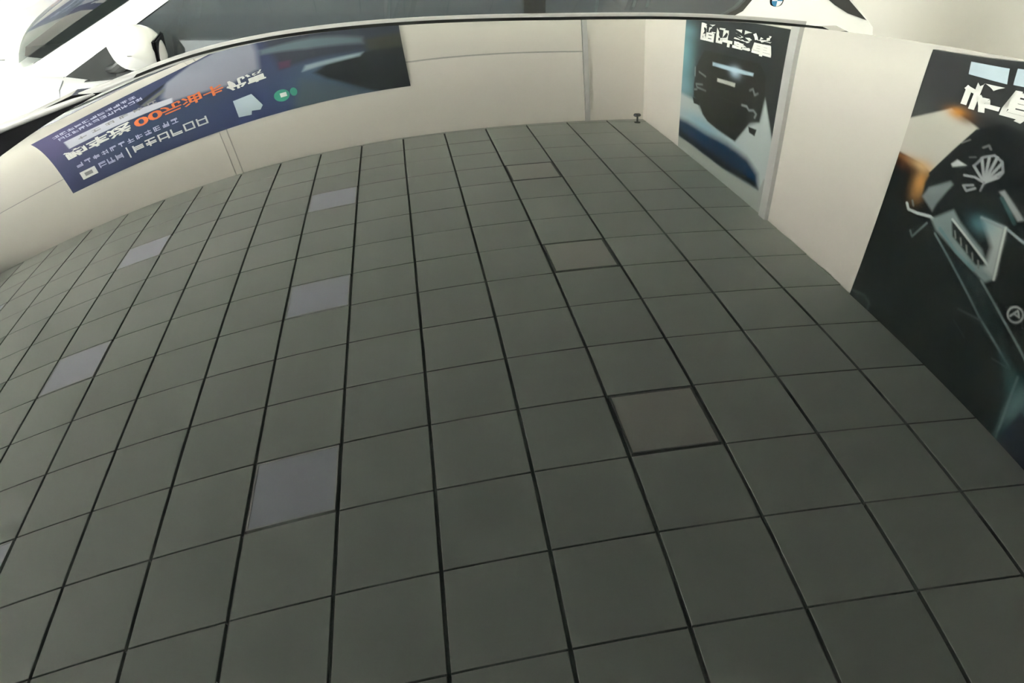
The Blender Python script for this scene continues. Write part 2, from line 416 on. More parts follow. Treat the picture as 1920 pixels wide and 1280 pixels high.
def edge_path(side, xa, xb, off, dz, n=60):
    pts = []
    for i in range(n + 1):
        X = xa + (xb - xa) * i / n
        Y = YCN + side * roof_half(X)
        pts.append((X, Y + side * off, roof_z(X, Y) + dz))
    return pts
for s in (1, -1):
    b = bmesh.new()                                          # black rubber in the roof gutter
    A = edge_path(s, -0.43, 0.76, 0.0005, -0.0005); B = edge_path(s, -0.43, 0.76, 0.026, -0.001)
    C = edge_path(s, -0.43, 0.76, 0.026, -0.026); D = edge_path(s, -0.43, 0.76, 0.0005, -0.026)
    grid_surface(b, [A, B, C, D, A]); finish('gutter_seal', b, M['seal'], car)
    pth = edge_path(s, -0.42, 0.74, 0.036, -0.0045)
    fr = [(-1.20, YCN + s * 0.845, 1.030), (-0.95, YCN + s * 0.775, 1.140), (-0.69, YCN + s * 0.722, 1.250), (-0.55, YCN + s * 0.705, 1.305)]
    b = bmesh.new(); tube(b, fr + pth, [(0.010, 0.0075)] * (len(fr) + len(pth)), 12)
    finish('roof_side_trim', b, M['satin'], car, angle=60)

# windscreen of the black car, continuing the roof line down to the cowl
P = []; NWx, NWy = 30, 40
for i in range(NWx + 1):
    t = i / NWx; row = []
    for j in range(NWy + 1):
        q = -1 + 2 * j / NWy
        hy = 0.620 + (0.80 - 0.620) * t
        Y = YCN + q * hy; Yh = YCN + q * 0.620
        xb_ = -1.40 + 0.13 * q * q; zb_ = 1.005 - 0.05 * q * q
        X0 = XH - 0.006; z0, s0 = roof_poly(X0, Yh); z0 -= 0.010
        X = X0 + (xb_ - X0) * t; L = X0 - xb_
        m0, m1 = -s0 * L * 1.55, -0.40 * L
        z = (2*t**3 - 3*t**2 + 1)*z0 + (t**3 - 2*t**2 + t)*m0 + (-2*t**3 + 3*t**2)*zb_ + (t**3 - t**2)*m1
        row.append((X, Y, z))
    P.append(row)
bm = bmesh.new(); grid_surface(bm, P); finish('windscreen', bm, M['ws_glass'], car, angle=60)

# ------------------------------------------------------------------ shared car body builder
def wheel(parent, x, y, r, side):
    b = bmesh.new(); w = 0.11
    prof = [(r * 0.66, -w), (r * 0.9, -w), (r * 0.98, -w * 0.75), (r, -w * 0.4), (r, w * 0.4), (r * 0.98, w * 0.75), (r * 0.9, w), (r * 0.66, w)]
    lathe(b, prof, (x, y, r), 'Y', 36); ty = finish('tyre', b, M['rubber'], parent)
    b = bmesh.new()
    yo = y + side * w
    lathe(b, [(r * 0.67, 0), (r * 0.67, -side * 0.02), (r * 0.60, -side * 0.03), (r * 0.60, -side * 0.08), (0.02, -side * 0.08)], (x, yo + side * 0.004, r), 'Y', 36, first_cap=False)
    rim = finish('rim', b, M['alloy'], parent)
    b = bmesh.new()
    for k in range(5):
        a = 2 * math.pi * k / 5 + 0.3
        d = Vector((math.cos(a), 0, math.sin(a))); n = Vector((-math.sin(a), 0, math.cos(a)))
        c0 = Vector((x, yo - side * 0.015, r))
        p = [c0 + n * 0.03, c0 + d * r * 0.64 + n * 0.02, c0 + d * r * 0.64 - n * 0.02, c0 - n * 0.03]
        prism(b, p, [q - Vector((0, side * 0.05, 0)) for q in p])
    lathe(b, [(0.035, 0), (0.03, side * 0.012)], (x, yo - side * 0.018, r), 'Y', 20)
    finish('spoke', b, M['alloy'], rim)

def body_shell(parent, st, yc, paint, wheels, r_arch):
    """st: rows x, half width, z low, z shoulder, z centre top"""
    st = np.array(st, float); q = np.concatenate([np.linspace(st[0, 0], st[0, 0] + 0.25, 8)[:-1], np.linspace(st[0, 0] + 0.25, st[-1, 0] - 0.2, 44), np.linspace(st[-1, 0] - 0.2, st[-1, 0], 8)[1:]])
    W = catmull(st[:, 0], st[:, 1], q); ZL = np.interp(q, st[:, 0], st[:, 2]); ZS = catmull(st[:, 0], st[:, 3], q); ZT = np.interp(q, st[:, 0], st[:, 4])
    b = bmesh.new(); rings = []
    for x, w, zl, zs, zt in zip(q, W, ZL, ZS, ZT):
        h = zs - zl
        half = [(0, zl), (w * .84, zl), (w * .95, zl + .06 * h), (w * .985, zl + .22 * h), (w * .97, zl + .36 * h), (w * .985, zl + .55 * h), (w, zl + .72 * h), (w * .99, zl + .88 * h), (w * .965, zl + .97 * h), (w * .93, zs),
                (w * .86, zs + .30 * (zt - zs)), (w * .6, zs + .78 * (zt - zs)), (w * .3, zs + .96 * (zt - zs)), (0, zt)]
        ring = [b.verts.new((x, yc + y, z)) for y, z in half] + [b.verts.new((x, yc - y, z)) for y, z in half[-2:0:-1]]
        rings.append(ring)
    n = len(rings[0])
    for r0, r1 in zip(rings, rings[1:]):
        for k in range(n): b.faces.new((r0[k], r0[(k + 1) % n], r1[(k + 1) % n], r1[k]))
    b.faces.new(rings[0][::-1]); b.faces.new(rings[-1])
    bmesh.ops.recalc_face_normals(b, faces=b.faces[:])
    me = bpy.data.meshes.new('tmp'); b.to_mesh(me); b.free()
    o = bpy.data.objects.new('tmp', me); COL.objects.link(o)
    c = bmesh.new()
    for (wx, wy, wr) in wheels:
        lathe(c, [(r_arch, -0.20), (r_arch, 0.20)], (wx, wy, wr), 'Y', 40)
    bmesh.ops.recalc_face_normals(c, faces=c.faces[:])
    cm = bpy.data.meshes.new('tmpc'); c.to_mesh(cm); c.free(); co = bpy.data.objects.new('tmpc', cm); COL.objects.link(co)
    md = o.modifiers.new('cut', 'BOOLEAN'); md.object = co; md.operation = 'DIFFERENCE'; md.solver = 'EXACT'
    bpy.context.view_layer.update()
    dg = bpy.context.evaluated_depsgraph_get(); nm = bpy.data.meshes.new_from_object(o.evaluated_get(dg))
    bpy.data.objects.remove(o); bpy.data.objects.remove(co)
    b = bmesh.new(); b.from_mesh(nm); bpy.data.meshes.remove(nm)
    return finish('body', b, paint, parent, angle=40, recalc=False)

def side_panel(name, parent, poly, yfun, yc, side, material, thick, proud=0.0):
    """flat-print polygon in x,z laid on the leaning side of the cabin"""
    b = bmesh.new()
    out = [(x, yc + side * (yfun(z) + proud), z) for x, z in poly]
    inn = [(x, yc + side * (yfun(z) + proud - thick), z) for x, z in poly]
    prism(b, out, inn)
    return finish(name, b, material, parent, angle=0)

def seat(parent, x, y, z, mat_):
    b = bmesh.new(); box(b, x - 0.24, x + 0.24, y - 0.24, y + 0.24, z, z + 0.14)
    bmesh.ops.bevel(b, geom=b.edges[:], offset=0.04, segments=3, affect='EDGES')
    s = finish('seat', b, mat_, parent)
    b = bmesh.new(); p = [(x + 0.16, z + 0.10), (x + 0.28, z + 0.10), (x + 0.42, z + 0.60), (x + 0.33, z + 0.62)]
    prism(b, [(a, y - 0.23, c) for a, c in p], [(a, y + 0.23, c) for a, c in p]); bmesh.ops.bevel(b, geom=b.edges[:], offset=0.03, segments=3, affect='EDGES')
    finish('seat_back', b, mat_, s)
    b = bmesh.new(); box(b, x + 0.34, x + 0.44, y - 0.12, y + 0.12, z + 0.64, z + 0.82)
    bmesh.ops.bevel(b, geom=b.edges[:], offset=0.035, segments=3, affect='EDGES')
    finish('headrest', b, mat_, s)

# black car: lower body, cabin sides, hood, lamps
RW = 0.335
stn = [(-2.55, .55, .34, .66, .68), (-2.48, .74, .24, .74, .80), (-2.25, .84, .2, .82, .90), (-1.8, .91, .2, .89, .97), (-1.4, .925, .2, .92, 1.00), (-1.1, .93, .2, .93, .90), (0, .93, .2, .95, .92), (1.0, .93, .2, .98, .95), (1.45, .91, .2, .99, .97), (1.75, .84, .24, .98, 1.0), (1.92, .72, .32, .92, .95)]
whn = [(-1.72, YCN - .82, RW), (-1.72, YCN + .82, RW), (1.02, YCN - .82, RW), (1.02, YCN + .82, RW)]
body_shell(car, stn, YCN, M['black_paint'], whn, 0.375)
for wx, wy, wr in whn: wheel(car, wx, wy, RW, 1 if wy > YCN else -1)
yfn = lambda z: 0.875 - 0.40 * (z - 0.95)
boxobj('cabin_liner', (-1.25, 1.55, YCN - 0.80, YCN + 0.80, 0.90, 0.985), M['interior'], car)
for s in (1, -1):
    zr = lambda X: roof_z(X, YCN + s * roof_half(X)) - 0.03
    side_panel('front_door_window', car, [(-1.10, .965), (-.98, 1.055), (-.72, 1.19), (-.46, zr(-.46) - .02), (.10, zr(.10) - .02), (.10, .965)], yfn, YCN, s, M['car_glass'], 0.006, 0.004)
    side_panel('rear_door_window', car, [(.20, .97), (.20, zr(.2) - .02), (.55, zr(.55) - .02), (.80, 1.36), (.98, 1.20), (1.02, 1.05), (.95, .98)], yfn, YCN, s, M['car_glass'], 0.006, 0.004)
    side_panel('front_pillar', car, [(-1.30, .93), (-1.10, .96), (-.98, 1.055), (-.72, 1.19), (-.46, zr(-.46) - .02), (-.44, zr(-.44) + .006), (-.55, 1.315), (-.72, 1.235), (-.95, 1.122), (-1.20, 1.005)], yfn, YCN, s, M['gloss_black'], 0.035)
    side_panel('middle_pillar', car, [(.10, .96), (.20, .96), (.20, zr(.2)), (.10, zr(.1))], yfn, YCN, s, M['gloss_black'], 0.03, 0.006)
    side_panel('roof_frame', car, [(-.46, zr(-.46) - .022), (.10, zr(.1) - .022), (.55, zr(.55) - .022), (.74, zr(.74) - .04), (.72, zr(.72)), (.55, zr(.55) + .006), (.10, zr(.1) + .006), (-.46, zr(-.46) + .006)], yfn, YCN, s, M['gloss_black'], 0.03)
    side_panel('rear_pillar', car, [(.95, .96), (1.02, 1.05), (.98, 1.20), (.80, 1.36), (.70, zr(.70)), (.86, zr(.80)), (1.10, 1.34), (1.40, 1.16), (1.62, .97)], yfn, YCN, s, M['black_paint'], 0.04)
    b = bmesh.new(); box(b, -0.02, 0.14, YCN + s * .905 - .012, YCN + s * .905 + .02, .83, .855); bmesh.ops.bevel(b, geom=b.edges[:], offset=.008, segments=2, affect='EDGES'); finish('door_handle', b, M['chrome'], car)
    b = bmesh.new(); box(b, -1.00, -.84, YCN + s * 0.97 - .09, YCN + s * 0.97 + .09, .96, 1.09); bmesh.ops.bevel(b, geom=b.edges[:], offset=.045, segments=3, affect='EDGES')
    mh = finish('wing_mirror', b, M['black_paint'], car)
    boxobj('mirror_glass', (-.842, -.836, YCN + s * .97 - .07, YCN + s * .97 + .07, .98, 1.07), M['chrome'], mh)
    b = bmesh.new(); tube(b, [(-.95, YCN + s * .84, .95), (-.94, YCN + s * .90, 1.0)], .025, 8); finish('mirror_foot', b, M['black_plastic'], mh)
    b = bmesh.new(); p = [(-2.44, YCN + s * .45, .70), (-2.36, YCN + s * .74, .70), (-2.20, YCN + s * .83, .76), (-2.34, YCN + s * .70, .80), (-2.42, YCN + s * .45, .77)]
    prism(b, p, [(x - .09, y + s * .03, z) for x, y, z in p]); finish('headlamp', b, M['lamp_clear'], car)
    b = bmesh.new(); box(b, 1.80, 1.90, YCN + s * .55 - .16, YCN + s * .55 + .16, .80, .92); bmesh.ops.bevel(b, geom=b.edges[:], offset=.02, segments=2, affect='EDGES'); finish('tail_lamp', b, M['lamp_red'], car)
# rear window and tailgate top of the black car
P = []
for i in range(19):
    t = i / 18; row = []
    for j in range(25):
        q = -1 + 2 * j / 24
        Xa = XT - 0.004 - 0.55 * abs(q) ** 2.6; Ya = YCN + q * 0.57
        za = roof_z(min(Xa, XT - .01), Ya) - 0.03
        xb_, yb_, zb_ = 1.72 - 0.10 * q * q, YCN + q * 0.80, 1.00
        row.append((Xa + (xb_ - Xa) * t, Ya + (yb_ - Ya) * t, za + (zb_ - za) * (t ** 0.82)))
    P.append(row)
bm = bmesh.new(); grid_surface(bm, P); finish('rear_window', bm, M['gloss_black'], car, angle=60)
boxobj('grille', (-2.58, -2.50, YCN - .38, YCN + .38, .46, .64), M['black_plastic'], car, 0.02)
boxobj('bumper_strip', (-2.56, -2.40, YCN - .70, YCN + .70, .26, .36), M['black_plastic'], car, 0.03)
for yy in (YCN - .38, YCN + .38): seat(car, -.30, yy, .50, M['seat'])

# ------------------------------------------------------------------ the white car
YCW = 3.94
wcar = empty('white_car', (-0.2, YCW, 0))
tag(wcar, 'white crossover car with dark windows and a round badge on its rear pillar', 'car')
RWW = 0.338
stw = [(-2.56, .55, .36, .70, .72), (-2.48, .74, .26, .80, .84), (-2.25, .85, .22, .86, .93), (-1.85, .915, .2, .905, .985), (-1.42, .92, .2, .92, 1.012), (-1.15, .92, .2, .925, .90), (-.3, .92, .2, .985, .95), (.6, .925, .2, 1.07, 1.03), (1.3, .925, .2, 1.13, 1.08), (1.7, .89, .24, 1.14, 1.09), (1.95, .82, .28, 1.12, 1.08), (2.06, .72, .36, 1.04, 1.04)]
whw = [(-1.70, YCW - .81, .36), (-1.70, YCW + .81, .36), (1.10, YCW - .81, .36), (1.10, YCW + .81, .36)]
body_shell(wcar, stw, YCW, M['white_paint'], whw, 0.395)
for wx, wy, wr in whw: wheel(wcar, wx, wy, RWW, 1 if wy > YCW else -1)
yfw = lambda z: 0.92 - 0.30 * (z - 0.95)
b = bmesh.new()                                                # dark cabin lining just above the closed body top
prism(b, [(-1.22, YCW - .87, .90), (1.75, YCW - .87, 1.06), (1.75, YCW + .87, 1.06), (-1.22, YCW + .87, .90)], [(-1.22, YCW - .87, .935), (1.75, YCW - .86, 1.145), (1.75, YCW + .86, 1.145), (-1.22, YCW + .87, .935)])
finish('cabin_liner', b, M['liner'], wcar, angle=0)
belt = lambda x: 0.915 + 0.0926 * (x + 1.06)
for s in (1, -1):
    tagp = lambda n, poly, m, th, pr=0.0: side_panel(n, wcar, poly, yfw, YCW, s, m, th, pr)
    tagp('front_pillar', [(-1.34, .93), (-1.16, .925), (-.772, 1.182), (-.30, 1.478), (-.05, 1.54), (-.28, 1.55), (-.899, 1.184), (-1.261, .968)], M['white_paint'], 0.05)
    tagp('quarter_window', [(-1.16, .925), (-1.06, .912), (-.985, .925), (-.985, 1.038)], M['interior'], 0.006, 0.003)
    tagp('mirror_sail', [(-1.10, .905), (-.93, .92), (-.93, 1.07), (-.985, 1.040), (-.985, .935), (-1.06, .918)], M['black_plastic'], 0.02, 0.001)
    tagp('front_door_window', [(-.93, belt(-.93)), (.545, belt(.545)), (.545, 1.50), (-.05, 1.515), (-.30, 1.475), (-.772, 1.178), (-.93, 1.072)], M['car_glass'], 0.006, 0.003)
    tagp('middle_pillar', [(.54, belt(.54) - .01), (.63, belt(.63) - .01), (.625, 1.51), (.54, 1.51)], M['gloss_black'], 0.03, 0.002)
    tagp('rear_door_window', [(.63, belt(.63)), (1.355, belt(1.355)), (1.425, 1.170), (1.461, 1.207), (1.47, 1.26), (1.38, 1.385), (1.15, 1.462), (.63, 1.50)], M['car_glass'], 0.006, 0.003)
    tagp('window_surround', [(1.30, 1.115), (1.375, 1.125), (1.445, 1.160), (1.482, 1.203), (1.492, 1.265), (1.395, 1.402), (1.15, 1.482), (1.15, 1.462), (1.38, 1.385), (1.47, 1.26), (1.461, 1.207), (1.425, 1.170), (1.355, 1.138)], M['gloss_black'], 0.02, 0.004)
    tagp('rear_pillar', [(1.25, 1.09), (1.36, 1.13), (1.425, 1.165), (1.47, 1.207), (1.48, 1.26), (1.39, 1.395), (1.15, 1.472), (1.20, 1.53), (1.60, 1.47), (1.80, 1.36), (1.915, 1.212), (2.03, 1.10), (2.04, 1.02), (1.25, 1.02)], M['white_paint'], 0.05)
    tagp('tail_blade', [(1.80, 1.215), (1.845, 1.185), (1.908, 1.153), (1.995, 1.127), (1.90, 1.210), (1.795, 1.345), (1.70, 1.39)], M['black_plastic'], 0.03, 0.006)
    tagp('roof_rail', [(-.30, 1.476), (-.05, 1.514), (.6, 1.50), (1.15, 1.464), (1.20, 1.53), (.6, 1.575), (-.05, 1.56), (-.28, 1.55)], M['white_paint'], 0.04)
    # round badge on the rear pillar
    zb_, xb_ = 1.200, 1.588; yb_ = YCW + s * (yfw(zb_) + 0.0)
    b = bmesh.new(); lathe(b, [(.029, -s * .004), (.029, s * .005), (.024, s * .007)], (xb_, yb_, zb_), 'Y', 32); bd = finish('badge', b, M['gloss_black'], wcar)
    for q in range(4):
        b = bmesh.new(); pts = [(xb_, yb_ + s * .0065, zb_)] + [(xb_ + .0225 * math.cos(a), yb_ + s * .0065, zb_ + .0225 * math.sin(a)) for a in np.linspace(q * math.pi / 2, (q + 1) * math.pi / 2, 9)]
        prism(b, pts, [(x, y + s * .002, z) for x, y, z in pts]); finish('badge_quarter', b, M['badge_blue'] if q % 2 == 0 else M['badge_white'], bd, angle=0)
    # door handles, mirror
    for hx, hz in ((.30, .93), (1.02, .98)):
        b = bmesh.new(); box(b, hx - .10, hx + .10, YCW + s * .925 - .015, YCW + s * .925 + .022, hz - .016, hz + .016); bmesh.ops.bevel(b, geom=b.edges[:], offset=.01, segments=2, affect='EDGES'); finish('door_handle', b, M['white_paint'], wcar)
    P = []; ym = YCW + s * 1.02
    for i in range(15):
        t = i / 14; a = math.sin(math.pi * min(max(t, .0), 1)) ** .42 if 0 < t < 1 else 0.02
        yy = YCW + s * (.925 + .205 * t); row = []
        for k in range(24):
            an = 2 * math.pi * k / 24; ca, sa = math.cos(an), math.sin(an)
            sx = math.copysign(abs(ca) ** .7, ca); sz = math.copysign(abs(sa) ** .75, sa)
            row.append((-.865 + .085 * a * sx + (.012 if sx > 0 else 0) - .018 * sz * a, yy, 1.062 + .080 * a * sz))
        P.append(row + [row[0]])
    b = bmesh.new(); grid_surface(b, P); bmesh.ops.remove_doubles(b, verts=b.verts[:], dist=1e-5); mh = finish('wing_mirror', b, M['white_paint'], wcar, angle=70)
    b = bmesh.new(); box(b, -.790, -.776, YCW + s * 1.03 - .065, YCW + s * 1.03 + .065, 1.02, 1.105); bmesh.ops.bevel(b, geom=b.edges[:], offset=.005, segments=2, affect='EDGES'); finish('mirror_glass', b, M['gloss_black'], mh)
    b = bmesh.new(); tube(b, [(-1.0, YCW + s * .90, .945), (-.96, YCW + s * .95, .965), (-.92, YCW + s * 1.0, 1.00)], [(.03, .02), (.028, .018), (.026, .018)], 10); finish('mirror_foot', b, M['black_plastic'], mh)
    # lamps
    b = bmesh.new(); p = [(-2.44, YCW + s * .45, .74), (-2.36, YCW + s * .76, .74), (-2.18, YCW + s * .845, .80), (-2.34, YCW + s * .70, .85), (-2.42, YCW + s * .45, .82)]
    prism(b, p, [(x - .09, y + s * .03, z) for x, y, z in p]); finish('headlamp', b, M['lamp_clear'], wcar)
    b = bmesh.new(); box(b, 1.93, 2.05, YCW + s * .60 - .17, YCW + s * .60 + .17, .88, 1.0); bmesh.ops.bevel(b, geom=b.edges[:], offset=.02, segments=2, affect='EDGES'); finish('tail_lamp', b, M['lamp_red'], wcar)
    # dark shut lines round hood and front door
    ysd = lambda x, z: YCW + s * (.923 if z < .86 else .90)
    b = bmesh.new(); tube(b, [(-1.175, YCW + s * .862, .925), (-1.20, YCW + s * .915, .868), (-1.215, YCW + s * .920, .78), (-1.20, YCW + s * .905, .55), (-1.16, YCW + s * .90, .36)], .0025, 6); finish('shut_line', b, M['frame'], wcar)
    b = bmesh.new(); tube(b, [(-2.30, YCW + s * .70, .905), (-2.0, YCW + s * .78, .925), (-1.6, YCW + s * .80, .945), (-1.40, YCW + s * .805, .953)], .0025, 6); finish('hood_line', b, M['frame'], wcar)
# roof, windscreen, rear window
P = []
for i in range(25):
    t = i / 24; x = -.29 + (1.82 + .29) * t; row = []
    zc = float(catmull([-.29, .2, .8, 1.4, 1.82], [1.555, 1.615, 1.62, 1.575, 1.48], x)); ze = float(catmull([-.29, .2, .8, 1.4, 1.82], [1.535, 1.565, 1.56, 1.50, 1.40], x))
    for j in range(17):
        q = -1 + 2 * j / 16; row.append((x, YCW + q * (.92 - .30 * (ze - .95) - .005), ze + (zc - ze) * (1 - abs(q) ** 2.2)))
    P.append(row)
bm = bmesh.new(); grid_surface(bm, P); finish('roof', bm, M['white_paint'], wcar, angle=60)
P = []
for i in range(17):
    t = i / 16; row = []
    for j in range(21):
        q = -1 + 2 * j / 20
        x0, z0, h0 = -1.43 + .095 * abs(q) ** 3, 1.004 - .05 * abs(q) ** 2.5, .85
        x1, z1, h1 = -.285, 1.553 - .02 * q * q, .735
        row.append((x0 + (x1 - x0) * t, YCW + q * (h0 + (h1 - h0) * t), z0 + (z1 - z0) * t + .035 * math.sin(math.pi * t)))
    P.append(row)
bm = bmesh.new(); grid_surface(bm, P); finish('windscreen', bm, M['ws_damped'], wcar, angle=60)
P = []
for i in range(9):
    t = i / 8; P.append([(1.82 + .20 * t - .03 * (q * q), YCW + q * (.74 + .06 * t), 1.475 - .36 * t) for q in np.linspace(-1, 1, 13)])
bm = bmesh.new(); grid_surface(bm, P); finish('rear_window', bm, M['gloss_black'], wcar, angle=60)
boxobj('grille', (-2.60, -2.52, YCW - .34, YCW + .34, .46, .66), M['gloss_black'], wcar, 0.02)
boxobj('bumper_strip', (-2.57, -2.38, YCW - .72, YCW + .72, .27, .36), M['black_plastic'], wcar, 0.03)
b = bmesh.new(); prism(b, [(-1.36, YCW - .74, .93), (-.92, YCW - .74, .96), (-.90, YCW + .74, .96), (-1.36, YCW + .74, .93)], [(-1.34, YCW - .74, .985), (-.98, YCW - .74, 1.02), (-.98, YCW + .74, 1.02), (-1.34, YCW + .74, .985)])
finish('dashboard', b, M['interior'], wcar)
b = bmesh.new()
ring = [(-.80 + .05 * math.sin(a), YCW - .38 + .18 * math.cos(a), 1.02 + .17 * math.sin(a)) for a in np.linspace(0, 2 * math.pi, 25)]
tube(b, ring, .013, 8, caps=False); finish('steering_wheel', b, M['interior'], wcar)
for xx in (-.25, .75):
    for yy in (YCW - .38, YCW + .38): seat(wcar, xx, yy, .62, M['seat'])
for (xa, za, xb2, zb2, yo) in ((.045, 1.36, .015, 1.08, -.70), (.90, 1.36, .87, 1.10, -.68), (1.09, 1.34, 1.05, 1.12, -.62), (1.15, 1.34, 1.11, 1.12, -.62)):
    b = bmesh.new(); p = [(xa, YCW + yo, za), (xa + .012, YCW + yo, za), (xb2 + .012, YCW + yo - .01, zb2), (xb2, YCW + yo - .01, zb2)]
    prism(b, p, [(x, y + .003, z) for x, y, z in p]); finish('seat_belt', b, M['strap'], wcar, angle=0)

def squat(o):                                                  # the white car sits low: its bodywork is lowered onto the wheels
    for ch in o.children:
        squat(ch)
        if ch.name.split('.')[0] not in ('tyre', 'rim', 'spoke'):
            ch.data.transform(Matrix.Diagonal((1, 1, 0.939, 1)))
squat(wcar)

# ------------------------------------------------------------------ printed posters
def poly_mask(U, Vv, pts, soft):
    """soft inside mask of a polygon on the print grid"""
    pts = np.array(pts, float); n = len(pts); inside = np.zeros(U.shape, bool); dmin = np.full(U.shape, 9.0)
    for i in range(n):
        a, b = pts[i], pts[(i + 1) % n]
        c1 = (a[1] > Vv) != (b[1] > Vv)
        xi = (b[0] - a[0]) * (Vv - a[1]) / (b[1] - a[1] + 1e-12) + a[0]
        inside ^= c1 & (U < xi)
        dmin = np.minimum(dmin, seg_dist(U, Vv, a, b))
    return np.clip(np.where(inside, dmin, -dmin) / soft + 0.5, 0, 1)
def seg_dist(U, Vv, a, b):
    ab = np.array(b, float) - np.array(a, float); L = ab @ ab + 1e-12
    t = np.clip(((U - a[0]) * ab[0] + (Vv - a[1]) * ab[1]) / L, 0, 1)
    return np.hypot(U - a[0] - t * ab[0], Vv - a[1] - t * ab[1])
class Print:
    def __init__(self, u0, u1, v0, v1, nu, nv):
        self.u = np.linspace(u0, u1, nu); self.v = np.linspace(v0, v1, nv)
        self.U, self.V = np.meshgrid(self.u, self.v, indexing='ij'); self.C = np.zeros(self.U.shape + (3,)); self.px = (u1 - u0) / nu
    def bg(self, col): self.C[:] = lin(*col)
    def blend(self, m, col, a=1.0):
        m = (m * a)[..., None]; self.C = self.C * (1 - m) + np.array(lin(*col)) * m
    def poly(self, pts, col, soft=None, a=1.0): self.blend(poly_mask(self.U, self.V, pts, soft or self.px * 1.5), col, a)
    def line(self, pts, col, w, a=1.0, soft=None):
        d = np.full(self.U.shape, 9.0)
        for p, q in zip(pts, pts[1:]): d = np.minimum(d, seg_dist(self.U, self.V, p, q))
        self.blend(np.clip((w / 2 - d) / (soft or self.px) + 0.5, 0, 1), col, a)
    def glow(self, p, ru, rv, col, a=1.0):
        self.blend(np.exp(-(((self.U - p[0]) / ru) ** 2 + ((self.V - p[1]) / rv) ** 2)), col, a)
    def mesh(self, name, fn, parent):
        nu, nv = self.U.shape
        co = np.array([fn(u, v) for u in self.u for v in self.v])
        idx = np.arange(nu * nv).reshape(nu, nv)
        f = np.stack([idx[:-1, :-1], idx[1:, :-1], idx[1:, 1:], idx[:-1, 1:]], -1).reshape(-1, 4)
        me = bpy.data.meshes.new(name); me.from_pydata(co.tolist(), [], f.tolist())
        at = me.attributes.new('print', 'FLOAT_COLOR', 'POINT')
        at.data.foreach_set('color', np.concatenate([self.C.reshape(-1, 3), np.ones((nu * nv, 1))], 1).astype(np.float32).ravel())
        return link(name, me, M['print'], parent)

def text_mesh(name, body, fn, u, v, size, material, parent, bold=0.012, sx=1.0, lift=0.004):
    """lettering: glyph outlines laid on a wall through fn(u, v, lift)"""
    cu = bpy.data.curves.new(name, 'FONT'); cu.body = body; cu.size = 1.0; cu.offset = bold; cu.resolution_u = 3; cu.align_x = 'LEFT'
    o = bpy.data.objects.new('tmp', cu); COL.objects.link(o); bpy.context.view_layer.update()
    dg = bpy.context.evaluated_depsgraph_get(); me = bpy.data.meshes.new_from_object(o.evaluated_get(dg)); bpy.data.objects.remove(o)
    for vt in me.vertices: vt.co = fn(u + vt.co.x * size * sx, v + vt.co.y * size, lift)
    me.name = name; me.materials.clear()
    return link(name, me, material, parent)
def glyph_row(name, fn, u0, u1, v, n, h, material, parent, seed, lift=0.004, wide=0.8):
    """a row of small unreadable block characters"""
    rnd = random.Random(seed); b = bmesh.new(); w = (u1 - u0) / n
    for k in range(n):
        a0 = u0 + k * w; gw = w * wide
        bars = [(0, 1, y, y + .16) for y in sorted(rnd.sample([0, .21, .42, .63, .84], rnd.choice((2, 3, 3))))]
        bars += [(x, x + .16, 0, 1) for x in rnd.sample([0, .28, .56, .84], rnd.choice((1, 2)))]
        for x0, x1, y0, y1 in bars:
            p = [fn(a0 + gw * x, v + h * y, lift) for x, y in ((x0, y0), (x1, y0), (x1, y1), (x0, y1))]
            b.faces.new([b.verts.new(q) for q in p])
    o = finish(name, b, material, parent, angle=0, recalc=False); o['kind'] = 'stuff'
    return o
def quad(name, fn, pts, material, parent, lift=0.004):
    b = bmesh.new(); b.faces.new([b.verts.new(fn(u, v, lift)) for u, v in pts]); return finish(name, b, material, parent, angle=0, recalc=False)

# --- poster A on the right wall (wide car front, headline along the bottom)
A_Y0, A_W, A_Z0, A_H = 8.38, 2.455, 1.90, HC - 1.90 - 0.006
def fa(u, v, lift=0.0):
    y = A_Y0 - u * A_W; return Vector((wall_right_x(y) - 0.022 - lift, y, 1.98 + (v + 0.008 * (1 - v)) * 2.35))
p1 = empty('wall_poster', (wall_right_x(7.2) - 0.02, 7.17, A_Z0))
tag(p1, 'dark poster of a wide car front over blue light, beside the pale upright', 'poster')
bm = bmesh.new(); ya, yb = A_Y0 - A_W, A_Y0
prism(bm, [(wall_right_x(ya) - .02, ya, A_Z0), (wall_right_x(ya) + .004, ya, A_Z0), (wall_right_x(yb) + .004, yb, A_Z0), (wall_right_x(yb) - .02, yb, A_Z0)],
      [(wall_right_x(ya) - .02, ya, A_Z0 + A_H), (wall_right_x(ya) + .004, ya, A_Z0 + A_H), (wall_right_x(yb) + .004, yb, A_Z0 + A_H), (wall_right_x(yb) - .02, yb, A_Z0 + A_H)])
finish('board', bm, M['board'], p1, angle=0)
k = Print(0, 1, -0.0420, 0.9958, 230, 230); k.bg((40, 46, 50))
k.glow((.0, .30), .13, .22, (120, 175, 185), .85); k.glow((.03, .10), .10, .05, (120, 170, 180), .5); k.glow((.02, .55), .16, .10, (130, 175, 185), .7)
k.poly([(-.1, .60), (.2, .60), (.3, .66), (.5, .70), (.67, .70), (.76, .58), (.86, .52), (.885, .385), (.935, .48), (.994, .592), (1.1, .60), (1.1, 1.1), (-.1, 1.1)], (178, 190, 190), .03)
k.glow((.30, .74), .30, .06, (100, 160, 185), .6)
k.poly([(-.1, .80), (.10, .775), (.365, .765), (.60, .745), (.80, .755), (.915, .80), (.944, .879), (.58, .905), (.3, .912), (-.1, .915)], (12, 44, 74), .05)
k.poly([(-.1, .86), (.3, .865), (.6, .86), (.90, .85), (.944, .879), (.58, .912), (-.1, .916)], (8, 14, 26), .03)
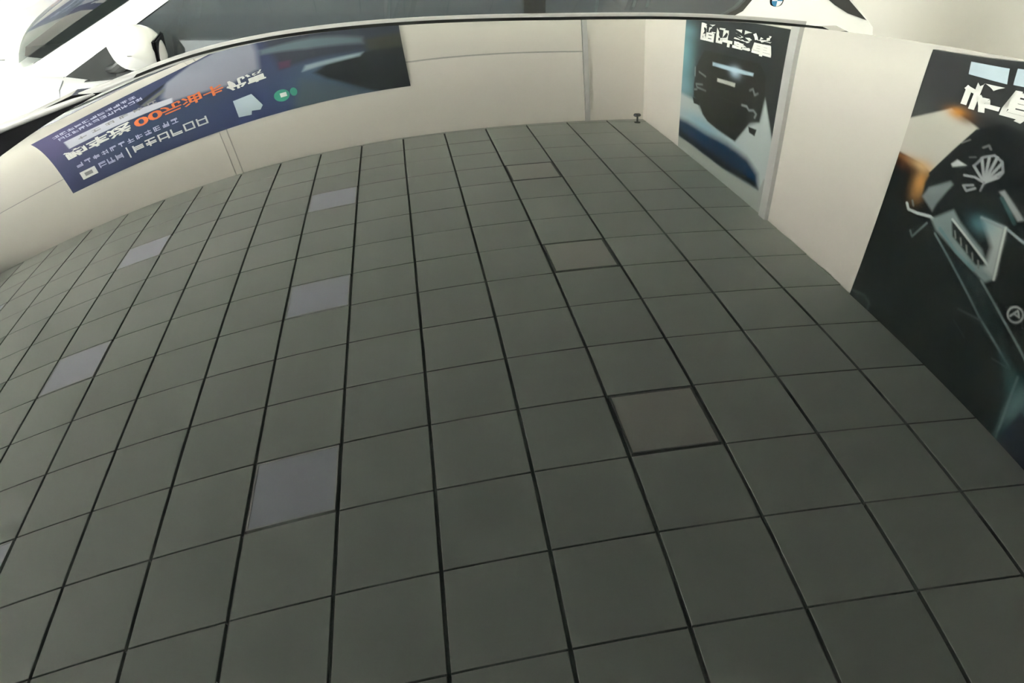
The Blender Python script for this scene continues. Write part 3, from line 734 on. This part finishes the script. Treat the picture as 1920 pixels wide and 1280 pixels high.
k.poly([(.985, -.1), (1.1, -.1), (1.1, .60), (.994, .592), (.885, .385), (.90, .0)], (42, 46, 48), .01)
k.poly([(-.1, .917), (.58, .915), (.945, .884), (.975, .80), (1.1, .80), (1.1, 1.1), (-.1, 1.1)], (158, 166, 160), .012)
k.poly([(.172, .36), (.158, .50), (.17, .577), (.247, .600), (.295, .665), (.36, .692), (.47, .703), (.669, .707), (.749, .602), (.783, .553), (.863, .525), (.875, .393), (.86, .26), (.80, .20), (.25, .22)], (26, 29, 28), .012)
k.poly([(.155, .588), (.235, .582), (.246, .618), (.175, .625)], (16, 18, 18)); k.poly([(.775, .580), (.85, .572), (.84, .613), (.788, .610)], (16, 18, 18))
k.poly([(.354, .287), (.592, .276), (.759, .268), (.756, .287), (.581, .304), (.357, .312)], (165, 190, 205), .01); k.glow((.59, .30), .05, .035, (190, 215, 235), .8)
k.poly([(.423, .384), (.607, .369), (.606, .394), (.422, .408)], (185, 188, 182), .008)
for pts in ([(.212, .392), (.291, .406)], [(.262, .470), (.186, .485), (.20, .505), (.306, .502)], [(.172, .528), (.20, .52)], [(.746, .376), (.771, .36), (.792, .391), (.816, .374)], [(.693, .479), (.737, .474), (.760, .490), (.80, .478), (.827, .491), (.818, .513)], [(.16, .37), (.165, .43)]):
    k.line(pts, (150, 160, 162), .012, .75, .01)
k.line([(.45, .5), (.62, .49)], (50, 58, 52), .01, .6)
k.mesh('print', fa, p1)
text_mesh('lettering', '限时聚惠', fa, .185, .030, .140, M['ink_white'], p1, bold=.038, sx=1.25)

# --- poster B on the right wall (car seen from the front corner)
B_Y0, B_W, B_Z0, B_H = 4.21, 2.46, 1.845, HC - 1.845 - 0.006
def fb(u, v, lift=0.0):
    y = B_Y0 - u * B_W; return Vector((wall_right_x(y) - 0.022 - lift, y, 1.96 + (v + 0.018 * (1 - v)) * 2.37))
p2 = empty('wall_poster', (wall_right_x(3) - 0.02, 2.99, B_Z0))
tag(p2, 'black poster of a car nose and spoked wheel before a pale wedge of light', 'poster')
bm = bmesh.new(); ya, yb = B_Y0 - B_W, B_Y0
prism(bm, [(wall_right_x(ya) - .02, ya, B_Z0), (wall_right_x(ya) + .004, ya, B_Z0), (wall_right_x(yb) + .004, yb, B_Z0), (wall_right_x(yb) - .02, yb, B_Z0)],
      [(wall_right_x(ya) - .02, ya, B_Z0 + B_H), (wall_right_x(ya) + .004, ya, B_Z0 + B_H), (wall_right_x(yb) + .004, yb, B_Z0 + B_H), (wall_right_x(yb) - .02, yb, B_Z0 + B_H)])
finish('board', bm, M['board'], p2, angle=0)
k = Print(0, 1, -0.0675, 0.9964, 330, 330); k.bg((14, 20, 22))
k.glow((.0, .02), .6, .14, (58, 58, 60), 1.0); k.poly([(-.1, -.1), (1.1, -.1), (1.1, .10), (.3, .12), (.13, .118), (-.1, .21)], (56, 57, 59), .03)
k.glow((.05, .18), .12, .05, (80, 82, 80), .6)
k.poly([(-.05, .215), (.002, .202), (.131, .121), (.196, .143), (.238, .161), (.191, .259), (.142, .367), (.104, .352), (-.05, .34)], (196, 194, 184), .008)
k.glow((.155, .130), .035, .02, (205, 140, 60), .95); k.glow((.19, .14), .03, .02, (90, 60, 40), .6)
k.glow((.045, .362), .06, .020, (150, 95, 50), .8); k.glow((.118, .42), .028, .06, (205, 150, 85), .9); k.glow((.10, .36), .05, .02, (215, 180, 130), .8); k.glow((.02, .385), .05, .02, (70, 40, 25), .8)
k.poly([(.142, .367), (.191, .259), (.238, .161), (.30, .12), (.46, .14), (.62, .25), (.62, .40), (.40, .36), (.22, .36), (.144, .462), (.135, .41)], (17, 22, 25), .01)
k.poly([(.144, .462), (.155, .42), (.218, .364), (.230, .372), (.204, .457), (.199, .494)], (125, 135, 136), .01)
k.line([(.142, .372), (.191, .262), (.235, .168)], (30, 34, 36), .012)
k.poly([(.197, .308), (.211, .285), (.245, .292), (.205, .316)], (190, 195, 195), .006); k.line([(.205, .225), (.225, .205)], (120, 120, 118), .006); k.line([(.245, .262), (.262, .254)], (110, 112, 112), .006); k.line([(.272, .215), (.285, .202), (.295, .212)], (120, 122, 122), .008)
hub = (.318, .322)
for q in ((.268, .284), (.281, .250), (.300, .236), (.322, .230), (.341, .244), (.352, .268), (.346, .292)):
    k.line([hub, q], (165, 170, 172), .009, .9)
k.line([(.268, .284), (.284, .245), (.312, .227), (.340, .238), (.355, .268), (.350, .290)], (140, 146, 150), .008, .9)
k.line([hub, (.285, .318), (.252, .326)], (150, 155, 158), .008); k.line([(.300, .352), (.278, .372), (.262, .360), (.290, .345)], (150, 155, 158), .008); k.line([hub, (.318, .352)], (130, 135, 138), .007)
k.line([(.098, .514), (.112, .532), (.149, .528), (.2, .514), (.26, .526)], (185, 195, 195), .011); k.line([(.198, .542), (.165, .618), (.150, .60)], (120, 135, 138), .008, .8); k.line([(.115, .495), (.125, .51)], (120, 130, 130), .008)
k.poly([(.205, .520), (.222, .501), (.266, .45), (.30, .476), (.35, .50), (.404, .523), (.443, .56), (.479, .586), (.457, .614), (.41, .600), (.306, .570), (.240, .548)], (130, 146, 146), .012)
k.poly([(.276, .490), (.300, .492), (.443, .560), (.409, .578), (.300, .535)], (28, 36, 36), .008); k.line([(.276, .483), (.36, .520), (.446, .558)], (190, 198, 196), .008); k.line([(.25, .535), (.33, .575), (.41, .596)], (100, 140, 145), .012, .7)
for q in np.linspace(.30, .41, 5): k.line([(q, .515 + (q - .3) * .42), (q + .012, .535 + (q - .3) * .42)], (120, 125, 122), .006)
k.poly([(.358, .43), (.435, .424), (.454, .497), (.479, .584), (.440, .575), (.425, .50)], (170, 180, 178), .02); k.glow((.37, .45), .04, .03, (110, 160, 170), .6)
k.line([(.358, .43), (.435, .424), (.50, .44)], (150, 165, 168), .008); k.line([(.435, .424), (.454, .497), (.479, .586)], (200, 205, 202), .007)
k.poly([(.371, .33), (.382, .319), (.47, .378), (.455, .390)], (150, 156, 156), .008); k.line([(.385, .345), (.45, .40)], (60, 90, 92), .012)
k.poly([(.30, .60), (.448, .612), (.567, .677), (.658, .787), (.498, .716), (.353, .629)], (28, 42, 44), .02)
k.line([(.24, .56), (.353, .629), (.498, .716), (.658, .787)], (110, 130, 132), .008, .85); k.line([(.448, .612), (.567, .677), (.65, .719), (.8, .80)], (120, 138, 138), .008, .85)
k.line([(.429, .740), (.51, .723)], (90, 100, 104), .008, .8); k.line([(.435, .783), (.493, .807)], (70, 80, 84), .007, .8); k.line([(.60, .80), (.655, .79)], (90, 100, 102), .006)
th = np.linspace(0, 2 * math.pi, 20)
k.line([(.585 + .022 * math.cos(a), .640 + .024 * math.sin(a)) for a in th], (165, 170, 170), .006); k.line([(.575, .652), (.585, .625), (.598, .640), (.580, .640)], (165, 170, 170), .006)
k.poly([(.62, .77), (.75, .80), (.80, .90), (.765, 1.0), (.745, .997), (.709, .874)], (40, 78, 82), .04); k.line([(.69, .79), (.712, .874), (.748, .997)], (110, 130, 132), .008, .7); k.glow((.735, .86), .025, .06, (120, 150, 152), .7)
k.poly([(.752, .997), (.756, .871), (.85, .85), (1.1, .9), (1.1, 1.1), (.752, 1.1)], (26, 32, 48), .01)
k.line([(.0, .972), (.071, .949), (.104, .965), (.108, .998)], (70, 84, 84), .012, .9)
k.mesh('print', fb, p2)
text_mesh('lettering', '收官', fb, .148, .020, .096, M['ink_white'], p2, bold=.040, sx=1.30)
quad('subtitle_block', fb, [(.139, -.052), (.253, -.049), (.264, -.004), (.146, -.012)], M['ink_pale'], p2); quad('subtitle_block', fb, [(.273, -.052), (.40, -.049), (.40, -.004), (.280, -.006)], M['ink_pale'], p2)

# --- banner on the far wall
N_X0, N_X1, N_Z0, N_Z1 = -5.06, -0.03, 0.92, 3.40
def fn_(x, z, lift=0.0): return Vector((x, wall_far_y(x) - 0.024 - lift, z))
bn = empty('wall_banner', (-2.5, wall_far_y(-2.5) - 0.02, N_Z0))
tag(bn, 'long blue banner with orange and white headline and a car picture', 'banner')
bm = bmesh.new()
prism(bm, [(N_X0, wall_far_y(N_X0) - .022, N_Z0), (N_X1, wall_far_y(N_X1) - .022, N_Z0), (N_X1, wall_far_y(N_X1) + .004, N_Z0), (N_X0, wall_far_y(N_X0) + .004, N_Z0)],
      [(N_X0, wall_far_y(N_X0) - .022, N_Z1), (N_X1, wall_far_y(N_X1) - .022, N_Z1), (N_X1, wall_far_y(N_X1) + .004, N_Z1), (N_X0, wall_far_y(N_X0) + .004, N_Z1)])
finish('board', bm, M['board'], bn, angle=0)
k = Print(N_X0, N_X1, N_Z0, N_Z1, 360, 180); k.bg((66, 74, 108))
k.glow((-5.05, 1.6), .9, 1.4, (104, 99, 140), .9); k.glow((-3.6, 2.6), 1.2, .6, (62, 80, 108), .7); k.glow((-2.0, 3.2), .9, .5, (58, 70, 116), .8); k.glow((-1.0, 2.9), .8, .7, (78, 98, 118), .9)
k.poly([(-1.89, 1.0), (.1, 1.0), (.1, 2.56), (-.55, 2.57), (-1.32, 2.46), (-1.7, 2.48)], (62, 66, 78), .12); k.poly([(-1.89, 1.9), (-1.28, 2.2), (-.53, 2.42), (-.53, 2.30), (-1.2, 2.0), (-1.89, 1.75)], (104, 120, 128), .08)
k.poly([(-1.28, 2.77), (-1.06, 2.64), (-.55, 2.58), (-.1, 2.50), (.1, 2.4), (.1, 3.5), (-.55, 3.40), (-.81, 3.2), (-1.12, 2.96)], (42, 46, 50), .08)
k.poly([(-.5, 2.36), (.1, 2.36), (.1, 2.62), (-.5, 2.58)], (72, 74, 68), .08)
k.poly([(-1.48, 2.83), (-.82, 3.25), (-.52, 3.41), (-1.7, 3.45)], (84, 98, 110), .12)
k.poly([(-1.36, 2.56), (-.86, 2.58), (-.56, 2.585), (-.62, 2.65), (-.91, 2.66), (-1.16, 2.66), (-1.42, 2.68)], (150, 168, 178), .05)
k.poly([(-1.70, 2.28), (-1.53, 2.32), (-1.56, 2.49), (-1.71, 2.46)], (90, 62, 84), .05)
k.poly([(-3.30, 1.9), (-3.16, 1.35), (-2.75, 1.0), (-1.96, 1.0), (-1.93, 1.74), (-1.97, 2.26), (-2.45, 2.40), (-3.24, 2.16)], (150, 154, 170), .10)
k.poly([(-3.62, 1.62), (-3.14, 1.30), (-3.20, 1.45), (-3.60, 1.80)], (50, 52, 66), .04); k.poly([(-3.60, 1.82), (-3.2, 1.52), (-3.22, 1.68), (-3.55, 1.92)], (120, 122, 120), .04)
k.poly([(-4.74, 1.72), (-4.0, 1.78), (-3.18, 2.05), (-3.20, 2.22), (-4.0, 2.12), (-4.74, 2.10)], (208, 210, 224), .02)
k.mesh('print', fn_, bn)
text_mesh('lettering', '购车送', fn_, -4.86, 2.20, .33, M['ink_white'], bn, bold=.035, sx=1.02)
text_mesh('headline_orange', '00', fn_, -3.80, 2.24, .37, M['ink_orange'], bn, bold=.03, sx=1.12)
text_mesh('headline_orange', '元油卡', fn_, -3.40, 2.26, .31, M['ink_orange'], bn, bold=.025, sx=.98)
text_mesh('lettering', '优惠', fn_, -2.46, 2.32, .30, M['ink_white'], bn, bold=.03, sx=.94)
glyph_row('small_print', fn_, -4.80, -3.55, 1.18, 11, .15, M['ink_lilac'], bn, 3); glyph_row('small_print', fn_, -4.76, -3.50, 1.42, 12, .15, M['ink_lilac'], bn, 4)
glyph_row('small_print', fn_, -4.55, -3.30, 1.84, 6, .12, M['ink_grey'], bn, 8, wide=.6)
glyph_row('small_print', fn_, -4.80, -3.20, 2.70, 12, .13, M['ink_lilac'], bn, 5, wide=.7)
quad('logo_box', fn_, [(-4.82, 2.98), (-4.58, 2.98), (-4.58, 3.20), (-4.82, 3.20)], M['ink_white'], bn); quad('logo_mark', fn_, [(-4.76, 3.04), (-4.64, 3.04), (-4.64, 3.14), (-4.76, 3.14)], M['ink_grey'], bn, .006)
glyph_row('small_print', fn_, -4.52, -4.12, 2.97, 3, .15, M['ink_lilac'], bn, 6); quad('divider', fn_, [(-4.07, 2.90), (-4.05, 2.90), (-4.05, 3.20), (-4.07, 3.20)], M['ink_white'], bn)
glyph_row('subhead', fn_, -3.98, -2.82, 2.94, 6, .19, M['ink_white'], bn, 7)
quad('map_shape', fn_, [(-2.44, 2.84), (-2.17, 2.82), (-2.07, 3.14), (-2.12, 3.22), (-2.24, 3.19), (-2.26, 3.27), (-2.44, 3.24)], M['ink_pale'], bn)
b = bmesh.new(); b.faces.new([b.verts.new(fn_(-1.78 + .11 * math.cos(a), 3.06 + .13 * math.sin(a), .004)) for a in np.linspace(0, 2 * math.pi, 20)[:-1]]); finish('green_mark', b, M['ink_green'], bn, angle=0, recalc=False)
quad('mark_core', fn_, [(-1.80, 3.01), (-1.71, 3.01), (-1.71, 3.10), (-1.80, 3.10)], M['ink_white'], bn, .006)
b = bmesh.new(); b.faces.new([b.verts.new(fn_(-1.61 + .05 * math.cos(a), 3.05 + .09 * math.sin(a), .004)) for a in np.linspace(0, 2 * math.pi, 16)[:-1]]); finish('green_mark', b, M['ink_green'], bn, angle=0, recalc=False)

# ------------------------------------------------------------------ security camera under the ceiling in the corner
sx_, sy2 = 3.12, 9.72
sc_ = empty('security_camera', (sx_, sy2, HC)); tag(sc_, 'small black security camera hanging from the ceiling in the corner', 'camera')
b = bmesh.new(); lathe(b, [(.045, HC + .002), (.045, HC - .012), (.02, HC - .02)], (sx_, sy2, 0), 'Z', 20); finish('mount', b, M['cam_black'], sc_)
b = bmesh.new(); tube(b, [(sx_, sy2, HC - .01), (sx_, sy2, HC - .13)], .014, 10); finish('stem', b, M['cam_black'], sc_)
b = bmesh.new(); tube(b, [(sx_ + .035, sy2 + .02, HC - .137), (sx_ + .03, sy2 + .015, HC - .14), (sx_ - .045, sy2 - .055, HC - .16), (sx_ - .05, sy2 - .06, HC - .162)], [.018, .030, .033, .030], 14); cb_ = finish('camera_body', b, M['cam_black'], sc_)
b = bmesh.new(); tube(b, [(sx_ - .049, sy2 - .059, HC - .1615), (sx_ - .054, sy2 - .064, HC - .163)], .018, 14); finish('lens', b, M['gloss_black'], cb_)
